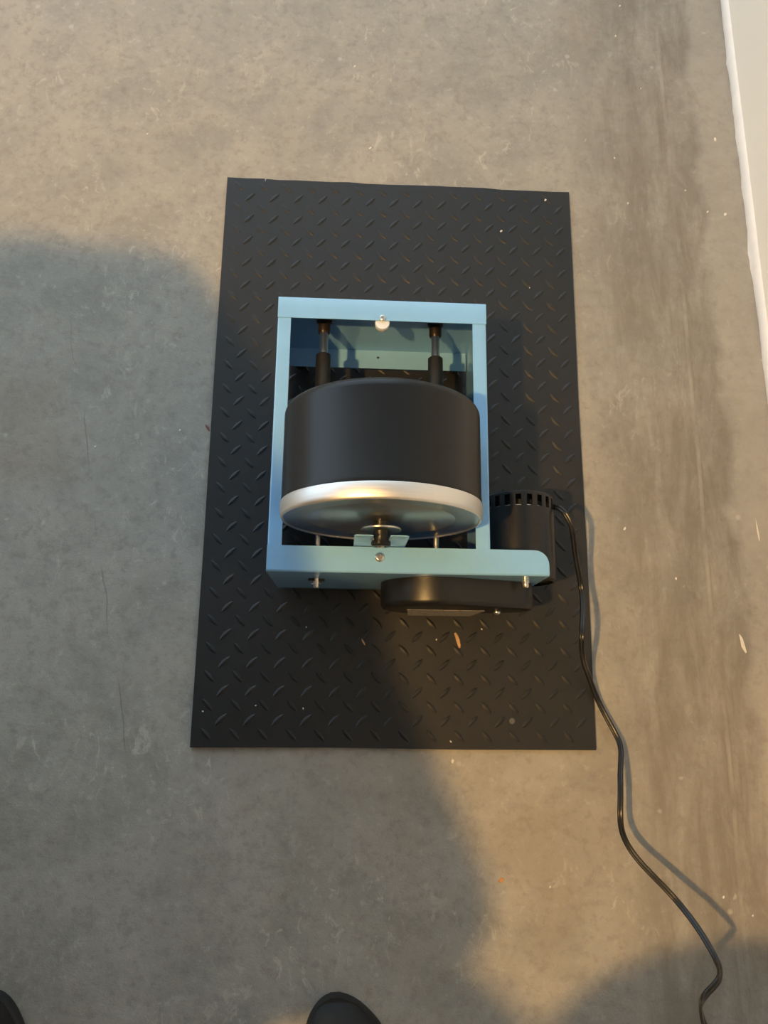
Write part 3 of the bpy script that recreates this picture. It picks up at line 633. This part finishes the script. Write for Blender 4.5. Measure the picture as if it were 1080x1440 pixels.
def eyes(c, fwd, parent, k=1.0):
    f = Vector(fwd).normalized(); s = f.cross(Vector((0, 0, 1))).normalized(); u = s.cross(f)
    for q in (-1, 1):
        bm = bmesh.new(); blob(bm, Vector(c) + (s * 0.031 * q + f * 0.079 + u * 0.002) * k, 0.011 * k, 0.011 * k, 0.008 * k); ey = obj('eye', bm, 'nylon', parent, True)
        bm = bmesh.new(); blob(bm, Vector(c) + (s * 0.031 * q + f * 0.0875 + u * 0.001) * k, 0.0045 * k, 0.0045 * k, 0.0045 * k); obj('iris', bm, 'hair', ey, True)
def shoe(parent, heel, ang, side, mat_up, length=0.295, width=0.112, sock=True, band=False):
    """heel centre on the floor, ang = heading, side +1 = right foot. Parts: upper, sole, sock."""
    n = 30
    T = Matrix.Translation((heel[0], heel[1], FLOOR_Z)) @ Matrix.Rotation(ang - math.pi / 2, 4, 'Z')
    def half(t):          # half width and centre line along the foot, t 0 heel .. 1 toe tip
        w = width / 2 * (0.60 + 0.40 * min(1, max(0, (t - 0.05) / 0.6)) ** 1.1)
        if t < 0.13: w *= math.sqrt(max(0.0, 1 - ((0.13 - t) / 0.13) ** 2)) * 0.96 + 0.04
        if t > 0.64: w *= max(0.015, 1 - ((t - 0.64) / 0.36) ** 2.2) ** 0.5
        c = side * (0.004 * math.sin(t * math.pi) - 0.014 * max(0, (t - 0.7) / 0.3) ** 1.6)
        return w, c
    def top(t): return 0.098 - 0.004 * t if t < 0.30 else 0.098 - (t - 0.30) * 0.105 if t < 0.75 else 0.0508 * max(0.28, 1 - ((t - 0.75) / 0.25) ** 2.4 * 0.72)
    bu = bmesh.new(); bs = bmesh.new(); ru = []; rsole = []
    for i in range(n + 1):
        t = (1 - math.cos(math.pi * i / n)) / 2; w_, c_ = half(t); y = t * length - length * 0.0; h = top(t)
        ring = []
        for k in range(17):
            a = math.pi * k / 16; cx = math.cos(a); sz = math.sin(a) ** (0.62)
            ring.append(bu.verts.new(T @ Vector((c_ + w_ * cx * (1.0 - 0.22 * sz * (0.5 if t > 0.7 else 1.0)), y, 0.016 + (h - 0.016) * sz))))
        ru.append(ring)
        sr = []
        for dx, dz in ((-1.0, 0.0), (-1.06, 0.006), (-1.06, 0.016), (-0.98, 0.0205), (0.98, 0.0205), (1.06, 0.016), (1.06, 0.006), (1.0, 0.0)):
            sr.append(bs.verts.new(T @ Vector((c_ + w_ * dx, y, dz))))
        rsole.append(sr)
    for a, b in zip(ru, ru[1:]):
        for k in range(16): bu.faces.new((a[k], a[k + 1], b[k + 1], b[k]))
    for rr_ in (ru[0], ru[-1]): bu.faces.new(rr_)
    for a, b in zip(rsole, rsole[1:]):
        for k in range(8): bs.faces.new((a[k], a[(k + 1) % 8], b[(k + 1) % 8], b[k]))
    bs.faces.new(rsole[0]); bs.faces.new(rsole[-1])
    up = obj('shoe', bu, mat_up, parent, True, 60); obj('sole', bs, 'sole', up, True, 50)
    if sock:
        b2 = bmesh.new(); p0 = T @ Vector((0, 0.080, 0.075)); p1 = T @ Vector((0, 0.065, 0.155)); capsule(b2, p0, 0.047, p1, 0.043, 20)
        blob(b2, T @ Vector((0, 0.125, 0.066)), 0.041, 0.075, 0.033, Matrix.Rotation(ang - math.pi / 2, 4, 'Z') @ Matrix.Rotation(R_(-18), 4, 'X')); obj('sock', b2, 'sock', up, True, 60)
    if band:
        b3 = bmesh.new(); grid = []
        for t in (0.690, 0.715, 0.740, 0.765, 0.785):
            w_, c_ = half(t); h = top(t); row = []
            for k in range(3, 14):
                a = math.pi * k / 16; sz = math.sin(a) ** 0.62
                row.append(b3.verts.new(T @ Vector((c_ + w_ * math.cos(a) * (1.0 - 0.22 * sz * (0.5 if t > 0.7 else 1.0)), t * length, 0.0185 + (h - 0.016) * sz))))
            grid.append(row)
        for a, b in zip(grid, grid[1:]):
            for k in range(10): b3.faces.new((a[k], a[k + 1], b[k + 1], b[k]))
        bmesh.ops.solidify(b3, geom=b3.faces[:], thickness=0.002)
        obj('instep_band', b3, 'sock', up, True, 60)
    return T @ Vector((0, 0.065, 0.11))

# photographer, standing at the bottom of the view with the phone held out in the right hand
pa = empty('person', (-0.17, -0.60, FLOOR_Z), 0, 'person in black shoes and dark jeans standing below the mat holding a phone', 'person')
pa_in = Matrix.Translation((0.17, 0.60, -FLOOR_Z))
def build_a():
    holder = pa
    bm = bmesh.new()
    pel = (-0.18, -0.62, 0.93)
    blob(bm, pel, 0.165, 0.115, 0.12); blob(bm, (-0.120, -0.500, 1.05), 0.160, 0.120, 0.17, Matrix.Rotation(R_(20), 4, 'Z')); blob(bm, (-0.10, -0.555, 1.27), 0.160, 0.110, 0.19, Matrix.Rotation(R_(22), 4, 'Z'))
    chain(bm, [(-0.265, -0.635, 1.385), (-0.10, -0.56, 1.42), (0.08, -0.49, 1.385)], [0.062, 0.075, 0.062])
    chain(bm, [(-0.10, -0.53, 1.42), (-0.085, -0.50, 1.53)], [0.058, 0.052])
    chain(bm, [(-0.285, -0.640, 1.38), (-0.400, -0.436, 1.150), (-0.385, -0.550, 0.905)], [0.058, 0.052, 0.036])
    chain(bm, [(0.09, -0.485, 1.38), (0.215, -0.33, 1.130), (0.100, -0.125, 1.111)], [0.060, 0.048, 0.031])
    for q, (ax, ay) in ((1, AR), (-1, AL)):
        hip = (-0.18 + 0.085 * q, -0.62, 0.90); kn_ = ((hip[0] + ax) / 2 + 0.01 * q, (hip[1] + ay) / 2 + 0.035, 0.50)
        chain(bm, [hip, kn_, (ax, ay, 0.10)], [0.095, 0.068, 0.056])
    hand(bm, (-0.387, -0.548, 0.900), (-0.12, 0.12, -1), (0.8, -0.3, 0), 1, 0.22)
    hand(bm, (0.090, -0.122, 1.110), (-1.0, 0.12, 0.0), (0, -0.18, 1), 1, 0.16, 0.95, 0.2)
    fw = (0.10, 0.62, -0.78); hc = (-0.075, -0.455, 1.625)
    head(bm, hc, fw)
    def pick(c):
        z = c.z
        if z > 1.495: return 0
        if z > 0.935 and not (c.y > -0.155): return 1 if not (c.x < -0.30 and z < 0.97) else 1
        if c.y > -0.155 and z > 1.0: return 0
        if 0.68 < z < 0.875 and c.x < -0.352: return 0
        return 2
    remesh('body', bm, 0.0065, holder, ['skin', 'shirt_grey', 'jeans'], pick)
    hair('hair', hc, fw, holder); eyes(hc, fw, holder)
AR = (-0.030, -0.625); AL = (-0.545, -0.575)
AR = tuple(shoe(pa, (0.018, -0.712), R_(92), 1, 'shoe', 0.295, 0.122)[:2])
AL = tuple(shoe(pa, (-0.398, -0.690), R_(109), -1, 'shoe_fleece', 0.295, 0.122, band=True)[:2])
build_a()
for ch in pa.children: ch.matrix_parent_inverse = pa_in
# phone in the hand, lens where the picture was taken from
ph = empty('phone', (0, 0, CAM_H), 0, 'dark smartphone held flat above the mat in a hand', 'phone')
bm = bmesh.new(); plate(bm, fillet([(-0.058, -0.128), (0.016, -0.128), (0.016, 0.020), (-0.058, 0.020)], 0.010), 0.006, 0.0138, 'xy', bevel=0.001)
bo = obj('phone_body', bm, 'phone', ph, True); bo.rotation_euler = ROT.to_euler()
bm = bmesh.new(); lathe(bm, [(0.0062, 0.0062), (0.0062, 0.0035), (0.0055, 0.0030), (0.0050, 0.0035), (0.0050, 0.0050), (0.0, 0.0050)], 'z', (0, 0, 0), 24); le = obj('lens_ring', bm, 'phone', ph, True); le.rotation_euler = ROT.to_euler()

# second onlooker at the left with folded arms, between the lamp and the mat
pb = empty('person', (-0.80, -0.14, FLOOR_Z), 0, 'person in a navy top standing left of the mat with folded arms', 'person')
BT = shoe(pb, (-0.820, -0.14), R_(32), -1, 'shoe', 0.25, 0.095)
BR = shoe(pb, (-0.800, -0.365), R_(20), 1, 'shoe', 0.25, 0.095)
bm = bmesh.new(); ry = Matrix.Rotation(R_(10 - 90), 4, 'Z')
blob(bm, (-0.655, -0.27, 0.79), 0.220, 0.160, 0.17, ry); blob(bm, (-0.590, -0.280, 0.95), 0.235, 0.165, 0.19, ry); blob(bm, (-0.650, -0.15, 1.11), 0.265, 0.160, 0.17, ry); blob(bm, (-0.590, -0.24, 1.03), 0.215, 0.170, 0.14, ry)
chain(bm, [(-0.795, 0.115, 1.215), (-0.735, -0.12, 1.26), (-0.690, -0.365, 1.215)], [0.068, 0.078, 0.066]); chain(bm, [(-0.735, -0.14, 1.26), (-0.740, -0.14, 1.36)], [0.055, 0.050])
chain(bm, [(-0.800, 0.125, 1.205), (-0.628, 0.190, 1.055), (-0.480, -0.010, 1.080), (-0.440, -0.125, 1.085)], [0.070, 0.058, 0.046, 0.036])
chain(bm, [(-0.690, -0.390, 1.205), (-0.348, -0.347, 1.000), (-0.450, -0.120, 1.035), (-0.510, -0.030, 1.050)], [0.075, 0.066, 0.054, 0.038])
hand(bm, (-0.445, -0.125, 1.085), (0.30, -0.9, -0.1), (-0.9, -0.4, 0), 1, 0.35, 0.9)
hand(bm, (-0.510, -0.030, 1.050), (-0.5, 0.8, 0.0), (-0.8, -0.5, 0), -1, 0.35, 0.9)
for q, t in ((-1, BT), (1, BR)):
    hip = Vector((-0.680, -0.25, 0.76)) + Vector((0.17, -0.985, 0)) * 0.085 * q
    chain(bm, [hip, (hip + Vector((t.x, t.y, 0.1))) / 2 + Vector((0.02, 0.01, 0.01)), (t.x, t.y, 0.10)], [0.092, 0.064, 0.052])
hb = (-0.745, -0.140, 1.445); fb = (0.80, 0.42, -0.40); head(bm, hb, fb, 0.95)
def pick_b(c):
    if c.z > 1.325: return 0
    f_ = (Vector((c.x, c.y)) - Vector((-0.70, -0.125))).dot(Vector((0.885, 0.465)))
    if c.z > 0.80:
        return 0 if f_ > 0.20 and 1.0 < c.z < 1.14 and ((c - Vector((-0.43, -0.18, 1.08))).length < 0.055) else 1
    return 2
remesh('body', bm, 0.0075, pb, ['skin', 'shirt_navy', 'jeans'], pick_b)
hair('hair', hb, fb, pb, 0.95, True); eyes(hb, fb, pb, 0.95)
pb_in = Matrix.Translation((0.80, 0.14, -FLOOR_Z))
for ch in pb.children: ch.matrix_parent_inverse = pb_in
